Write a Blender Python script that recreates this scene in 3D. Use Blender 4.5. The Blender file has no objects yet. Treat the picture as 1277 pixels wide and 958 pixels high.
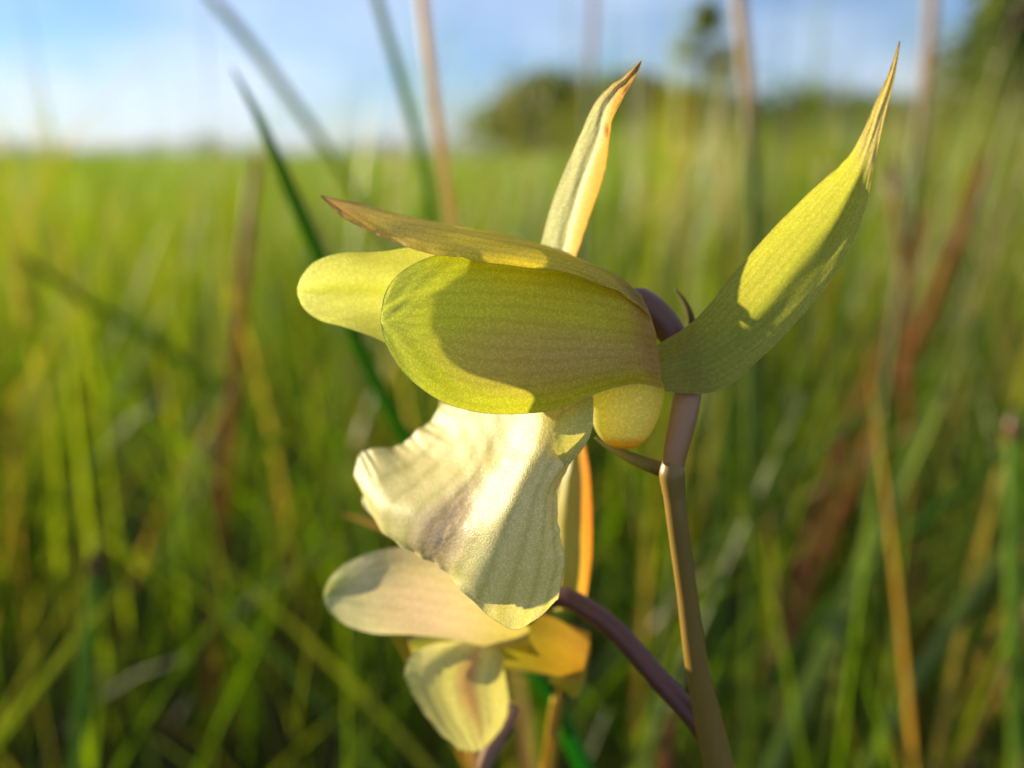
import bpy, math, random
import numpy as np
from mathutils import Vector

random.seed(7)
rng = np.random.default_rng(7)
R = math.radians
sc = bpy.context.scene
COL = sc.collection

# ------------------------------------------------------------------ camera
CAM_H = 0.335
PITCH = R(16.0)          # looking slightly down: horizon high in the frame
FPX = 1002.0             # focal length in photograph pixels (1277 wide)
D0 = 0.070               # the flower stands seven centimetres from the lens
cam_d = bpy.data.cameras.new('camera')
cam = bpy.data.objects.new('camera', cam_d)
COL.objects.link(cam)
cam.location = (0, 0, CAM_H)
cam.rotation_euler = (math.pi / 2 - PITCH, 0, 0)
cam_d.sensor_width = 36.0
cam_d.lens = 36.0 * FPX / 1277.0
cam_d.clip_start = 0.005
cam_d.clip_end = 6000
cam_d.dof.use_dof = True
cam_d.dof.focus_distance = 0.0695
cam_d.dof.aperture_fstop = 11.5
sc.camera = cam

# ------------------------------------------------------------------ light
SUN_AZ = R(-57)           # left of the view direction, behind the flower
SUN_EL = R(8.5)
world = bpy.data.worlds.new('World')
sc.world = world
world.use_nodes = True
wn = world.node_tree
wn.nodes.clear()
w_out = wn.nodes.new('ShaderNodeOutputWorld')
w_bg = wn.nodes.new('ShaderNodeBackground')
w_sky = wn.nodes.new('ShaderNodeTexSky')
w_sky.sky_type = 'NISHITA'
w_sky.sun_disc = False
w_sky.sun_elevation = SUN_EL
w_sky.sun_rotation = SUN_AZ
w_sky.air_density = 1.0
w_sky.dust_density = 0.25
w_sky.ozone_density = 6.0
w_bg.inputs['Strength'].default_value = 0.08
# thin fair-weather cloud, everywhere alike around the horizon
w_tc = wn.nodes.new('ShaderNodeTexCoord')
w_map = wn.nodes.new('ShaderNodeMapping')
w_map.inputs['Scale'].default_value = (1.6, 1.6, 5.0)
w_noise = wn.nodes.new('ShaderNodeTexNoise')
w_noise.inputs['Scale'].default_value = 1.7
w_noise.inputs['Detail'].default_value = 5
w_ramp = wn.nodes.new('ShaderNodeValToRGB')
w_ramp.color_ramp.elements[0].color = (0.16, 0.16, 0.16, 1)
w_ramp.color_ramp.elements[1].color = (0.9, 0.9, 0.9, 1)
w_ramp.color_ramp.elements[0].position = 0.38
w_ramp.color_ramp.elements[1].position = 0.86
w_mix = wn.nodes.new('ShaderNodeMixRGB')
w_mix.inputs['Color2'].default_value = (5.2, 5.4, 6.3, 1)
wn.links.new(w_tc.outputs['Generated'], w_map.inputs['Vector'])
wn.links.new(w_map.outputs['Vector'], w_noise.inputs['Vector'])
wn.links.new(w_noise.outputs['Fac'], w_ramp.inputs['Fac'])
w_sep = wn.nodes.new('ShaderNodeSeparateXYZ')
w_haze = wn.nodes.new('ShaderNodeMapRange')           # the pale bank low on the horizon, all the way round
w_haze.inputs['From Min'].default_value = 0.16
w_haze.inputs['From Max'].default_value = 0.0
w_haze.inputs['To Max'].default_value = 0.55
w_max = wn.nodes.new('ShaderNodeMath')
w_max.operation = 'MAXIMUM'
wn.links.new(w_tc.outputs['Generated'], w_sep.inputs['Vector'])
wn.links.new(w_sep.outputs['Z'], w_haze.inputs['Value'])
wn.links.new(w_haze.outputs['Result'], w_max.inputs[0])
wn.links.new(w_ramp.outputs['Color'], w_max.inputs[1])
wn.links.new(w_max.outputs['Value'], w_mix.inputs['Fac'])
wn.links.new(w_sky.outputs['Color'], w_mix.inputs['Color1'])
wn.links.new(w_mix.outputs['Color'], w_bg.inputs['Color'])
wn.links.new(w_bg.outputs['Background'], w_out.inputs['Surface'])

sun_d = bpy.data.lights.new('sun', 'SUN')
sun_d.energy = 5.0
sun_d.angle = R(0.9)
sun_d.color = (1.0, 0.84, 0.58)
sun = bpy.data.objects.new('sun', sun_d)
COL.objects.link(sun)
SUN_DIR = Vector((math.sin(SUN_AZ) * math.cos(SUN_EL), math.cos(SUN_AZ) * math.cos(SUN_EL), math.sin(SUN_EL)))
sun.rotation_euler = SUN_DIR.to_track_quat('Z', 'Y').to_euler()

vs = sc.view_settings
vs.view_transform = 'Standard'
vs.look = 'None'
vs.exposure = 1.32
vs.gamma = 1.0
vs.use_curve_mapping = False
sc.render.engine = 'CYCLES'
sc.cycles.use_denoising = True
sc.cycles.max_bounces = 12
sc.cycles.diffuse_bounces = 6
sc.cycles.transmission_bounces = 6

# ------------------------------------------------------------------ helpers
CP, SP = math.cos(PITCH), math.sin(PITCH)
CAM_P = np.array([0, 0, CAM_H])
AX_R = np.array([1.0, 0, 0])
AX_U = np.array([0, SP, CP])
AX_F = np.array([0, CP, -SP])

def ray(px, py, depth):
    """photograph pixel and distance along the view axis in metres -> world point"""
    return CAM_P + depth * (AX_F + (px - 638.5) / FPX * AX_R - (py - 479.0) / FPX * AX_U)

def P(px, py, mm=0.0):
    """pixel and depth in millimetres behind the flower's plane"""
    return ray(px, py, D0 + mm / 1000.0)

def cr(pts, n):
    """Catmull-Rom through pts (k,...) sampled at n even parameters"""
    p = np.asarray(pts, float)
    k = len(p)
    ext = np.concatenate([(2 * p[0] - p[1])[None], p, (2 * p[-1] - p[-2])[None]])
    t = np.linspace(0, k - 1, n)
    i = np.minimum(t.astype(int), k - 2)
    f = (t - i).reshape((-1,) + (1,) * (p.ndim - 1))
    a, b, c, d = ext[i], ext[i + 1], ext[i + 2], ext[i + 3]
    return 0.5 * (2 * b + (c - a) * f + (2 * a - 5 * b + 4 * c - d) * f ** 2 + (3 * b - a - 3 * c + d) * f ** 3)

def tag(o, label=None, cat=None, group=None, kind=None):
    if label: o['label'] = label
    if cat: o['category'] = cat
    if group: o['group'] = group
    if kind: o['kind'] = kind
    return o

def mesh_obj(name, verts, faces, mat, parent=None, base=None, attrs=None, smooth=True):
    v = np.asarray(verts, float)
    if base is not None:
        v = v - np.asarray(base)
    me = bpy.data.meshes.new(name)
    me.from_pydata(v.tolist(), [], [tuple(int(i) for i in f) for f in faces])
    if smooth:
        me.polygons.foreach_set('use_smooth', [True] * len(me.polygons))
    for k, val in (attrs or {}).items():
        a = me.attributes.new(k, 'FLOAT', 'POINT')
        a.data.foreach_set('value', np.asarray(val, np.float32))
    me.materials.append(mat)
    me.update()
    o = bpy.data.objects.new(name, me)
    COL.objects.link(o)
    if parent is not None:
        o.parent = parent
    elif base is not None:
        o.location = base
    return o

def empty(name, loc):
    o = bpy.data.objects.new(name, None)
    o.empty_display_size = 0.01
    COL.objects.link(o)
    o.location = loc
    return o

def tube_data(path, rad, sides=10, cap=True, flat=1.0):
    """verts, faces, u of a tapered tube along path (world points)"""
    p = np.asarray(path, float)
    r = np.asarray(rad, float)
    n = len(p)
    t = np.gradient(p, axis=0)
    t /= np.linalg.norm(t, axis=1)[:, None] + 1e-12
    ref = np.array([0.31, -0.82, 0.47])
    V, U = [], []
    prev = None
    for i in range(n):
        a = ref if prev is None else prev
        s = a - t[i] * np.dot(a, t[i])
        s /= np.linalg.norm(s) + 1e-12
        prev = s
        b = np.cross(t[i], s)
        for k in range(sides):
            an = 2 * math.pi * k / sides
            V.append(p[i] + r[i] * (math.cos(an) * s + flat * math.sin(an) * b))
            U.append(i / (n - 1))
    F = []
    for i in range(n - 1):
        for k in range(sides):
            k2 = (k + 1) % sides
            F.append((i * sides + k, i * sides + k2, (i + 1) * sides + k2, (i + 1) * sides + k))
    if cap:
        F.append(tuple(range(sides - 1, -1, -1)))
        F.append(tuple((n - 1) * sides + k for k in range(sides)))
    return V, F, U

def nz(x, y, s=0):
    """cheap smooth wobble"""
    return (np.sin(x * 5.1 + s) * np.cos(y * 4.3 + 1.7 * s) + 0.6 * np.sin(x * 9.7 + y * 7.9 + 2.3 * s)
            + 0.35 * np.sin(x * 17.3 - y * 14.1 + 0.9 * s)) / 1.95

def sheet(name, rails, mat, parent, base, nu=64, nv=40, disp=None, rim=0.022, edge_wave=0.0, seed=0, base_rim=False):
    """A petal: rails (each a list of (px, py, mm) from base to tip) lofted side by side,
    relief along the normal, and a rounded rim that gives the edge its thickness."""
    A = np.array([[P(*q) for q in r] for r in rails])            # (k, n, 3)
    G = np.stack([cr(a, nu) for a in A])                          # (k, nu, 3)
    G = cr(G, nv)                                                 # (nv, nu, 3)
    v, u = np.meshgrid(np.linspace(0, 1, nv), np.linspace(0, 1, nu), indexing='ij')
    du = np.gradient(G, axis=1); dv = np.gradient(G, axis=0)
    N = np.cross(du, dv)
    ln = np.linalg.norm(N, axis=2, keepdims=True)
    N = N / np.maximum(ln, 1e-12)
    view = CAM_P - G.reshape(-1, 3).mean(0)
    if (N.reshape(-1, 3) @ view).mean() < 0:
        N = -N
    off = 0.05 * nz(u * 3, v * 3, seed)
    if disp is not None:
        off = off + disp(u, v)
    if edge_wave:
        e = np.abs(2 * v - 1) ** 6
        off = off + edge_wave * e * np.sin(u * 31 + 4 * nz(u * 4, v, seed + 3))
    fade = np.clip(ln[..., 0] / (np.median(ln) * 0.25), 0, 1)
    G = G + N * (off * fade)[..., None] / 1000.0
    V = list(G.reshape(-1, 3))
    F = []
    for j in range(nv - 1):
        for i in range(nu - 1):
            F.append((j * nu + i, j * nu + i + 1, (j + 1) * nu + i + 1, (j + 1) * nu + i))
    U = list(u.ravel()); W = list(v.ravel()); E = [0.0] * len(U)
    # rim: a bead round the free edge
    loop = [(0, i) for i in range(nu)] + [(j, nu - 1) for j in range(1, nv)] + [(nv - 1, i) for i in range(nu - 2, -1, -1)]
    pts = [G[j, i] for j, i in loop]
    keep = [0]
    for k in range(1, len(pts)):
        if np.linalg.norm(pts[k] - pts[keep[-1]]) > 1.2e-4:
            keep.append(k)
    path = np.array([pts[k] for k in keep])
    if rim > 0 and len(path) > 6:
        rr = np.full(len(path), rim / 1000.0) * (1 + 0.25 * nz(np.linspace(0, 30, len(path)), 0.0, seed))
        tv, tf, _ = tube_data(path, rr, 6)
        o0 = len(V)
        V += tv
        F += [tuple(o0 + q for q in f) for f in tf]
        for k in keep:
            j, i = loop[k]
            U += [u[j, i]] * 6; W += [v[j, i]] * 6; E += [1.0] * 6
    return mesh_obj(name, V, F, mat, parent, base, {'along': U, 'across': W, 'edge': E})

# ------------------------------------------------------------------ material helpers
class NT:
    def __init__(self, name):
        self.m = bpy.data.materials.new(name)
        self.m.use_nodes = True
        self.t = self.m.node_tree
        self.t.nodes.clear()
        self.out = self.t.nodes.new('ShaderNodeOutputMaterial')
    def n(self, kind, **kw):
        x = self.t.nodes.new(kind)
        for k, v in kw.items():
            setattr(x, k, v)
        return x
    def link(self, a, b):
        self.t.links.new(a, b)
    def put(self, sock, val):
        if hasattr(val, 'is_linked') or isinstance(val, bpy.types.NodeSocket):
            self.link(val, sock)
        elif isinstance(val, (tuple, list)) and len(val) == 3 and sock.type == 'RGBA':
            sock.default_value = (*val, 1)
        else:
            sock.default_value = val
    def attr(self, name):
        return self.n('ShaderNodeAttribute', attribute_name=name).outputs['Fac']
    def obj(self):
        return self.n('ShaderNodeTexCoord').outputs['Object']
    def noise(self, scale, detail=3, vec=None, rough=0.5):
        x = self.n('ShaderNodeTexNoise')
        x.inputs['Scale'].default_value = scale
        x.inputs['Detail'].default_value = detail
        x.inputs['Roughness'].default_value = rough
        self.link(vec if vec is not None else self.obj(), x.inputs['Vector'])
        return x.outputs['Fac']
    def vor(self, scale, vec=None):
        x = self.n('ShaderNodeTexVoronoi')
        x.inputs['Scale'].default_value = scale
        self.link(vec if vec is not None else self.obj(), x.inputs['Vector'])
        return x.outputs['Distance']
    def ramp(self, fac, stops, interp='EASE'):
        x = self.n('ShaderNodeValToRGB')
        cr_ = x.color_ramp
        cr_.interpolation = interp
        while len(cr_.elements) < len(stops):
            cr_.elements.new(0.5)
        for e, (p, c) in zip(cr_.elements, stops):
            e.position = p
            e.color = (*c, 1) if isinstance(c, (tuple, list)) else (c, c, c, 1)
        self.link(fac, x.inputs['Fac'])
        return x.outputs['Color']
    def mix(self, fac, a, b, blend='MIX'):
        x = self.n('ShaderNodeMixRGB', blend_type=blend)
        self.put(x.inputs['Fac'], fac); self.put(x.inputs['Color1'], a); self.put(x.inputs['Color2'], b)
        return x.outputs['Color']
    def math(self, op, a, b=0.0, clamp=False):
        x = self.n('ShaderNodeMath', operation=op, use_clamp=clamp)
        self.put(x.inputs[0], a); self.put(x.inputs[1], b)
        return x.outputs[0]

def leafy(nt, color, trans_color, trans=0.5, gloss=0.06, rough=0.35, bump=None, bump_d=1e-4, bump_s=0.6):
    """diffuse + light coming through + a waxy sheen"""
    d = nt.n('ShaderNodeBsdfDiffuse'); t = nt.n('ShaderNodeBsdfTranslucent'); g = nt.n('ShaderNodeBsdfGlossy')
    nt.put(d.inputs['Color'], color); nt.put(t.inputs['Color'], trans_color)
    nt.put(g.inputs['Roughness'], rough); g.inputs['Color'].default_value = (1, 1, 1, 1)
    if bump is not None:
        b = nt.n('ShaderNodeBump')
        b.inputs['Strength'].default_value = bump_s
        b.inputs['Distance'].default_value = bump_d
        nt.link(bump, b.inputs['Height'])
        for s in (d, t, g):
            nt.link(b.outputs['Normal'], s.inputs['Normal'])
    m1 = nt.n('ShaderNodeMixShader'); nt.put(m1.inputs[0], trans)
    nt.link(d.outputs[0], m1.inputs[1]); nt.link(t.outputs[0], m1.inputs[2])
    m2 = nt.n('ShaderNodeMixShader')
    lw = nt.n('ShaderNodeLayerWeight'); lw.inputs['Blend'].default_value = 0.25
    f = nt.math('MULTIPLY_ADD', lw.outputs['Fresnel'], gloss * 1.5)
    f.node.inputs[2].default_value = gloss * 0.6
    nt.link(f, m2.inputs[0]); nt.link(m1.outputs[0], m2.inputs[1]); nt.link(g.outputs[0], m2.inputs[2])
    nt.link(m2.outputs[0], nt.out.inputs['Surface'])
    return nt.m

def petal_mat(name, body, flush=None, veins=0.12, trans=0.6, edge=(0.78, 0.80, 0.62), gloss=0.014, tcol=None, mottle=0.5, nveins=26.0, bump_s=0.35, grain=0.75):
    nt = NT(name)
    u, v, e = nt.attr('along'), nt.attr('across'), nt.attr('edge')
    c = nt.ramp(u, body)
    if flush:                                   # (colour, centre u, width u, centre v, width v, amount)
        for col, cu, wu, cv, wv, am in flush:
            a = nt.math('SUBTRACT', u, cu); a = nt.math('DIVIDE', a, wu); a = nt.math('MULTIPLY', a, a)
            b = nt.math('SUBTRACT', v, cv); b = nt.math('DIVIDE', b, wv); b = nt.math('MULTIPLY', b, b)
            s = nt.math('ADD', a, b)
            s = nt.math('SUBTRACT', 1.0, s, True)
            s = nt.math('MULTIPLY', s, am)
            c = nt.mix(s, c, col)
    # veins run along the petal, fanning with it
    wv_ = nt.math('MULTIPLY', v, nveins)
    n1 = nt.noise(260, 2)
    wv_ = nt.math('ADD', wv_, nt.math('MULTIPLY', n1, 1.6))
    vn = nt.math('POWER', nt.math('ABSOLUTE', nt.math('SINE', wv_)), 6.0)
    c = nt.mix(nt.math('MULTIPLY', vn, veins), c, nt.mix(1.0, c, (0.62, 0.66, 0.35), 'MULTIPLY'))
    mo = nt.noise(900, 4)
    c = nt.mix(nt.math('MULTIPLY', mo, mottle * 0.5), c, nt.mix(1.0, c, (0.72, 0.74, 0.55), 'MULTIPLY'))
    c = nt.mix(nt.math('MULTIPLY', e, 0.5), c, edge)  # rim tint; pale ones put light caught on the edge into the colour
    vo = nt.n('ShaderNodeTexVoronoi'); vo.inputs['Scale'].default_value = 7500      # grain of single cells, with their sparkle put into the colour
    nt.link(nt.obj(), vo.inputs['Vector'])
    bw = nt.n('ShaderNodeRGBToBW'); nt.link(vo.outputs['Color'], bw.inputs['Color'])
    gr = nt.ramp(bw.outputs['Val'], [(0.25, (0.86, 0.87, 0.80)), (0.60, (1.0, 1.0, 1.0)), (0.80, (1.22, 1.22, 1.35))], 'LINEAR')
    c = nt.mix(grain, c, nt.mix(1.0, c, gr, 'MULTIPLY'))
    fine = nt.noise(700, 3)
    h = nt.math('ADD', nt.math('MULTIPLY', vo.outputs['Distance'], -0.8), nt.math('MULTIPLY', fine, 0.5))
    tc = nt.mix(1.0, c, tcol or (1.0, 0.98, 0.55), 'MULTIPLY')
    return leafy(nt, c, tc, trans, gloss, 0.38, h, 6e-5, bump_s)

# ------------------------------------------------------------------ the setting: ground
def ground_mat():
    nt = NT('soil_and_litter')
    a = nt.noise(0.35, 5); b = nt.noise(14, 6); c = nt.noise(120, 4)
    col = nt.mix(nt.ramp(b, [(0.35, 0.0), (0.65, 1.0)]), (0.030, 0.026, 0.012), (0.060, 0.062, 0.018))
    far = nt.mix(a, (0.042, 0.066, 0.010), (0.070, 0.085, 0.018))
    geo = nt.n('ShaderNodeNewGeometry')
    ln = nt.n('ShaderNodeVectorMath', operation='LENGTH'); nt.link(geo.outputs['Position'], ln.inputs[0])
    fr = nt.math('DIVIDE', nt.math('SUBTRACT', ln.outputs['Value'], 6.0), 30.0, True)   # sward closes over the soil
    col = nt.mix(fr, col, far)
    bs = nt.n('ShaderNodeBsdfDiffuse'); nt.link(col, bs.inputs['Color'])
    bp = nt.n('ShaderNodeBump'); bp.inputs['Strength'].default_value = 0.8; bp.inputs['Distance'].default_value = 0.01
    nt.link(nt.math('ADD', b, c), bp.inputs['Height']); nt.link(bp.outputs['Normal'], bs.inputs['Normal'])
    nt.link(bs.outputs[0], nt.out.inputs['Surface'])
    return nt.m

def build_ground():
    rad = np.concatenate([[0.0], np.geomspace(0.3, 3000, 44)])
    na = 72
    V = [(0, 0, 0)]; F = []
    for r in rad[1:]:
        for k in range(na):
            an = 2 * math.pi * k / na
            x, y = r * math.cos(an), r * math.sin(an)
            z = 0.012 * math.sin(x * 3.1 + 0.4) * math.cos(y * 2.7) + (0.05 * math.sin(x * 0.31) * math.cos(y * 0.23) if r > 2 else 0)
            z *= 1.0 if r < 60 else 0.3
            V.append((x, y, z))
    for k in range(na):
        F.append((0, 1 + k, 1 + (k + 1) % na))
    for i in range(len(rad) - 2):
        for k in range(na):
            a = 1 + i * na + k; b = 1 + i * na + (k + 1) % na
            F.append((a, a + na, b + na, b))
    return tag(mesh_obj('ground', V, F, ground_mat()), kind='structure')
build_ground()

# ------------------------------------------------------------------ grass of the meadow (nobody could count it)
def grass_mat():
    nt = NT('meadow_grass')
    h, u = nt.attr('hue'), nt.attr('along')
    c = nt.ramp(h, [(0.0, (0.058, 0.116, 0.003)), (0.30, (0.092, 0.165, 0.003)), (0.55, (0.130, 0.200, 0.004)),
                    (0.74, (0.185, 0.210, 0.009)), (0.84, (0.300, 0.235, 0.075)), (0.92, (0.230, 0.110, 0.032)), (1.0, (0.330, 0.270, 0.140))], 'LINEAR')
    tip = nt.ramp(u, [(0.0, 0.25), (0.2, 0.0), (0.75, 0.0), (1.0, 0.28)])
    c = nt.mix(tip, c, (0.190, 0.150, 0.030))
    tc = nt.mix(1.0, c, (1.55, 1.6, 0.35), 'MULTIPLY')
    return leafy(nt, c, tc, 0.55, 0.022, 0.45)
M_GRASS = grass_mat()

def blades(n, x, y, h, w, seg, lean, seed):
    r = np.random.default_rng(seed)
    az = r.uniform(0, 2 * np.pi, n)
    az = np.where(r.random(n) < 0.35, r.normal(0.6, 0.5, n), az)       # a light set of the wind
    ln = np.abs(r.normal(0, 1, n)) * lean + 0.03
    curve = r.uniform(0.6, 2.6, n)
    face = r.uniform(0, np.pi, n)
    t = np.linspace(0, 1, seg + 1)
    reach = (h * ln)[:, None] * t[None] ** curve[:, None].clip(1.0)
    px = x[:, None] + np.cos(az)[:, None] * reach
    py = y[:, None] + np.sin(az)[:, None] * reach
    droop = 1 - 0.22 * (ln[:, None] * t[None] ** 2)
    pz = h[:, None] * t[None] * droop
    half = 0.5 * w[:, None] * np.minimum(1.0, (1.02 - t[None]) ** 0.65 * 1.25)
    wx, wy = np.cos(face)[:, None] * half, np.sin(face)[:, None] * half
    L = np.stack([px - wx, py - wy, pz], -1); Q = np.stack([px + wx, py + wy, pz], -1)
    V = np.stack([L, Q], 2).reshape(n, -1, 3)                          # n, 2(seg+1), 3
    hue = r.random(n)
    return V, hue, t

def build_grass():
    cam_f = AX_F
    VV, FF, HH, TT, off = [], [], [], [], 0
    #      r0    r1     per m2  h lo   h hi  width    seg lean
    bands = [(0.13, 0.9, 4600, 0.10, 0.33, 0.0033, 7, 0.42),
             (0.9, 2.6, 2600, 0.16, 0.37, 0.0040, 6, 0.36),
             (2.6, 8.0, 620, 0.20, 0.38, 0.0066, 4, 0.30),
             (8.0, 26.0, 90, 0.22, 0.42, 0.0150, 3, 0.30),
             (26.0, 90.0, 9, 0.24, 0.46, 0.050, 2, 0.30),
             (1.3, 8.0, 190, 0.40, 0.72, 0.0062, 6, 0.20),       # taller stand on the right
             (0.50, 3.0, 150, 0.38, 0.70, 0.0021, 8, 0.26)]      # thin flowering stems above the sward
    for bi, (r0, r1, dens, h0, h1, w, seg, lean) in enumerate(bands):
        r = np.random.default_rng(100 + bi)
        half = R(62 if r1 < 3 else 48)
        stand = bi == 5
        n = int(dens * half * (r1 * r1 - r0 * r0))
        rad = np.sqrt(r.uniform(r0 * r0, r1 * r1, n))
        an = r.uniform(-half, half, n)
        x, y = rad * np.sin(an), rad * np.cos(an)
        if stand:
            an = an * 0.5 + R(29); x, y = rad * np.sin(an), rad * np.cos(an)
        clump = 0.5 + 0.5 * np.sin(x * 9.3 / (r0 ** 0.5 + .3) + 1.1 + 2 * np.sin(y * 4)) * np.sin(y * 7.9 / (r0 ** 0.5 + .3) + 2.0 + 2 * np.sin(x * 3))
        keep = r.random(n) < 0.22 + 0.78 * clump
        x, y, rad = x[keep], y[keep], rad[keep]
        n = len(x)
        h = r.uniform(h0, h1, n) * (0.85 + 0.15 * np.sin(x * 2 + y))
        tall = r.random(n) < (0.022 if bi < 2 else 0.03) * np.where(x / rad > 0.12, 1.8, 0.9)
        tall &= rad > 0.55
        h = np.where(tall & (not stand), r.uniform(0.33, 0.58, n), h)
        ww = w * r.uniform(0.5, 1.25, n) * np.where(tall, 0.85, 1)
        V, hue, t = blades(n, x, y, h, ww, seg, lean, 200 + bi)
        if bi in (2, 3, 4):
            hue = hue * (0.60, 0.48, 0.40)[bi - 2]              # the far sward is fresher green, with fewer dry stems
        if bi == 6:
            hue = r.uniform(0.3, 1.0, n)
        hue = np.where(tall & (bi < 3) & (r.random(n) < 0.5), r.uniform(0.74, 1.0, n), hue * 0.88)
        # more dry and rusty stems to the right, as in the field
        hue = np.where((x / rad > 0.15) & (r.random(n) < 0.10), r.uniform(0.8, 0.97, n), hue)
        rel = V - CAM_P
        dep = rel @ cam_f
        near = ((dep < 0.175) & (np.linalg.norm(rel, axis=2) < 0.30)).any(1)
        fl = ray(700, 560, 0.078)
        dx, dy = V[..., 0] - fl[0], V[..., 1] - fl[1]
        along = dx * math.sin(SUN_AZ) + dy * math.cos(SUN_AZ)
        side = np.abs(dx * math.cos(SUN_AZ) - dy * math.sin(SUN_AZ))
        lit = (along > 0) & (side < 0.055) & (V[..., 2] > fl[2] - 0.035 + along * math.tan(SUN_EL))
        ok = ~near & ~lit.any(1)
        V, hue = V[ok], hue[ok]
        n = len(V)
        k = 2 * (seg + 1)
        base = off + np.arange(n)[:, None] * k
        for s in range(seg):
            q = np.stack([base[:, 0] + 2 * s, base[:, 0] + 2 * s + 1, base[:, 0] + 2 * s + 3, base[:, 0] + 2 * s + 2], 1)
            FF.append(q)
        VV.append(V.reshape(-1, 3)); HH.append(np.repeat(hue, k)); TT.append(np.tile(np.repeat(t, 2), n))
        off += n * k
    V = np.concatenate(VV); F = np.concatenate(FF)
    me = bpy.data.meshes.new('meadow_grass')
    me.vertices.add(len(V)); me.vertices.foreach_set('co', V.ravel().astype(np.float32))
    me.loops.add(F.size); me.loops.foreach_set('vertex_index', F.ravel().astype(np.int32))
    me.polygons.add(len(F)); me.polygons.foreach_set('loop_start', np.arange(0, F.size, 4, dtype=np.int32))
    me.update(calc_edges=True)
    for nm, val in (('hue', np.concatenate(HH)), ('along', np.concatenate(TT))):
        a = me.attributes.new(nm, 'FLOAT', 'POINT'); a.data.foreach_set('value', val.astype(np.float32))
    me.materials.append(M_GRASS)
    o = bpy.data.objects.new('meadow_grass', me)
    COL.objects.link(o)
    tag(o, 'dense green meadow grass with dry tips filling the field', 'grass', kind='stuff')
    print('grass quads', len(F))
build_grass()

# ------------------------------------------------------------------ trees and bushes beyond the meadow
def leaf_mat(name, a, b):
    nt = NT(name)
    h = nt.attr('hue')
    c = nt.mix(h, a, b)
    tc = nt.mix(1.0, c, (1.4, 1.5, 0.5), 'MULTIPLY')
    return leafy(nt, c, tc, 0.5, 0.03, 0.5)
def bark_mat():
    nt = NT('bark')
    n = nt.noise(6, 5)
    c = nt.mix(n, (0.055, 0.042, 0.030), (0.140, 0.115, 0.085))
    b = nt.n('ShaderNodeBsdfDiffuse'); nt.link(c, b.inputs['Color']); nt.link(b.outputs[0], nt.out.inputs['Surface'])
    return nt.m
M_BARK = bark_mat()
M_LEAF = [leaf_mat('leaves_green', (0.065, 0.100, 0.014), (0.135, 0.175, 0.028)),
          leaf_mat('leaves_dark', (0.020, 0.036, 0.012), (0.048, 0.070, 0.020)),
          leaf_mat('leaves_olive', (0.075, 0.090, 0.018), (0.150, 0.160, 0.036))]

def tree(name, label, px, dist, height, width, kind, cat, clumps=26, leaves=2600, low=0.25, seed=1, group=None, leaf=None):
    r = np.random.default_rng(seed)
    b = np.array([dist * CP * (px - 638.5) / FPX, dist, 0.0])
    root = empty(name, b)
    tag(root, label, cat, group)
    # trunk and limbs
    V, F, = [], []
    def add(path, rad, sides=7):
        v, f, _ = tube_data(path, rad, sides)
        o = len(V); V.extend(v); F.extend(tuple(o + q for q in x) for x in f)
    top = np.array([r.normal(0, .04) * height, r.normal(0, .04) * height, height * 0.86])
    tr = height * 0.022 + 0.02
    path = cr(np.array([[0, 0, -0.05], [r.normal(0, .02) * height, r.normal(0, .02) * height, height * .35], top]), 9)
    add(path, np.linspace(tr, tr * .18, 9))
    cs = []
    for i in range(clumps):
        zz = r.uniform(low, 0.96)
        prof = math.sin(math.pi * min(1, (zz - low + 0.12) / (1.10 - low))) ** 0.7
        a = r.uniform(0, 2 * math.pi); q = math.sqrt(r.uniform(0.05, 1)) * prof * width * 0.5
        c = np.array([q * math.cos(a), q * math.sin(a), zz * height])
        cs.append(c)
        if i % 2 == 0:
            s = path[min(8, max(1, int(zz * 7)))]
            m = (s + c) / 2 + np.array([0, 0, -0.03 * height])
            add(cr(np.array([s, m, c]), 5), np.linspace(tr * .35, tr * .06, 5), 5)
    mesh_obj('trunk', V, F, M_BARK, root)
    per = leaves // clumps
    ls = leaf or (height * 0.03 if cat == 'tree' else height * 0.055)
    L, LF, HU = [], [], []
    for c in cs:
        cr_ = width * r.uniform(0.12, 0.22)
        d = r.normal(0, 1, (per, 3)); d /= np.linalg.norm(d, axis=1)[:, None]
        p = c + d * cr_ * (r.random((per, 1)) ** 0.45) * np.array([1, 1, 0.75])
        tone = r.random()
        for q in p:
            a = r.normal(0, 1, 3); a /= np.linalg.norm(a)
            bb = np.cross(a, r.normal(0, 1, 3)); bb /= np.linalg.norm(bb)
            s = ls * r.uniform(0.6, 1.3)
            o = len(L)
            L += [q - a * s, q + bb * s * .45, q + a * s, q - bb * s * .45]
            LF.append((o, o + 1, o + 2, o + 3)); HU += [min(1, max(0, tone * .6 + r.uniform(0, .4)))] * 4
    mesh_obj('crown', L, LF, M_LEAF[kind], root, None, {'hue': HU}, smooth=False)
    return root

def hgt(py, dist):
    """height of a thing whose top shows at py when it stands dist metres off"""
    return CAM_H + dist * (CP * (479 - py) / FPX - SP) / (CP + SP * (479 - py) / FPX)

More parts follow.
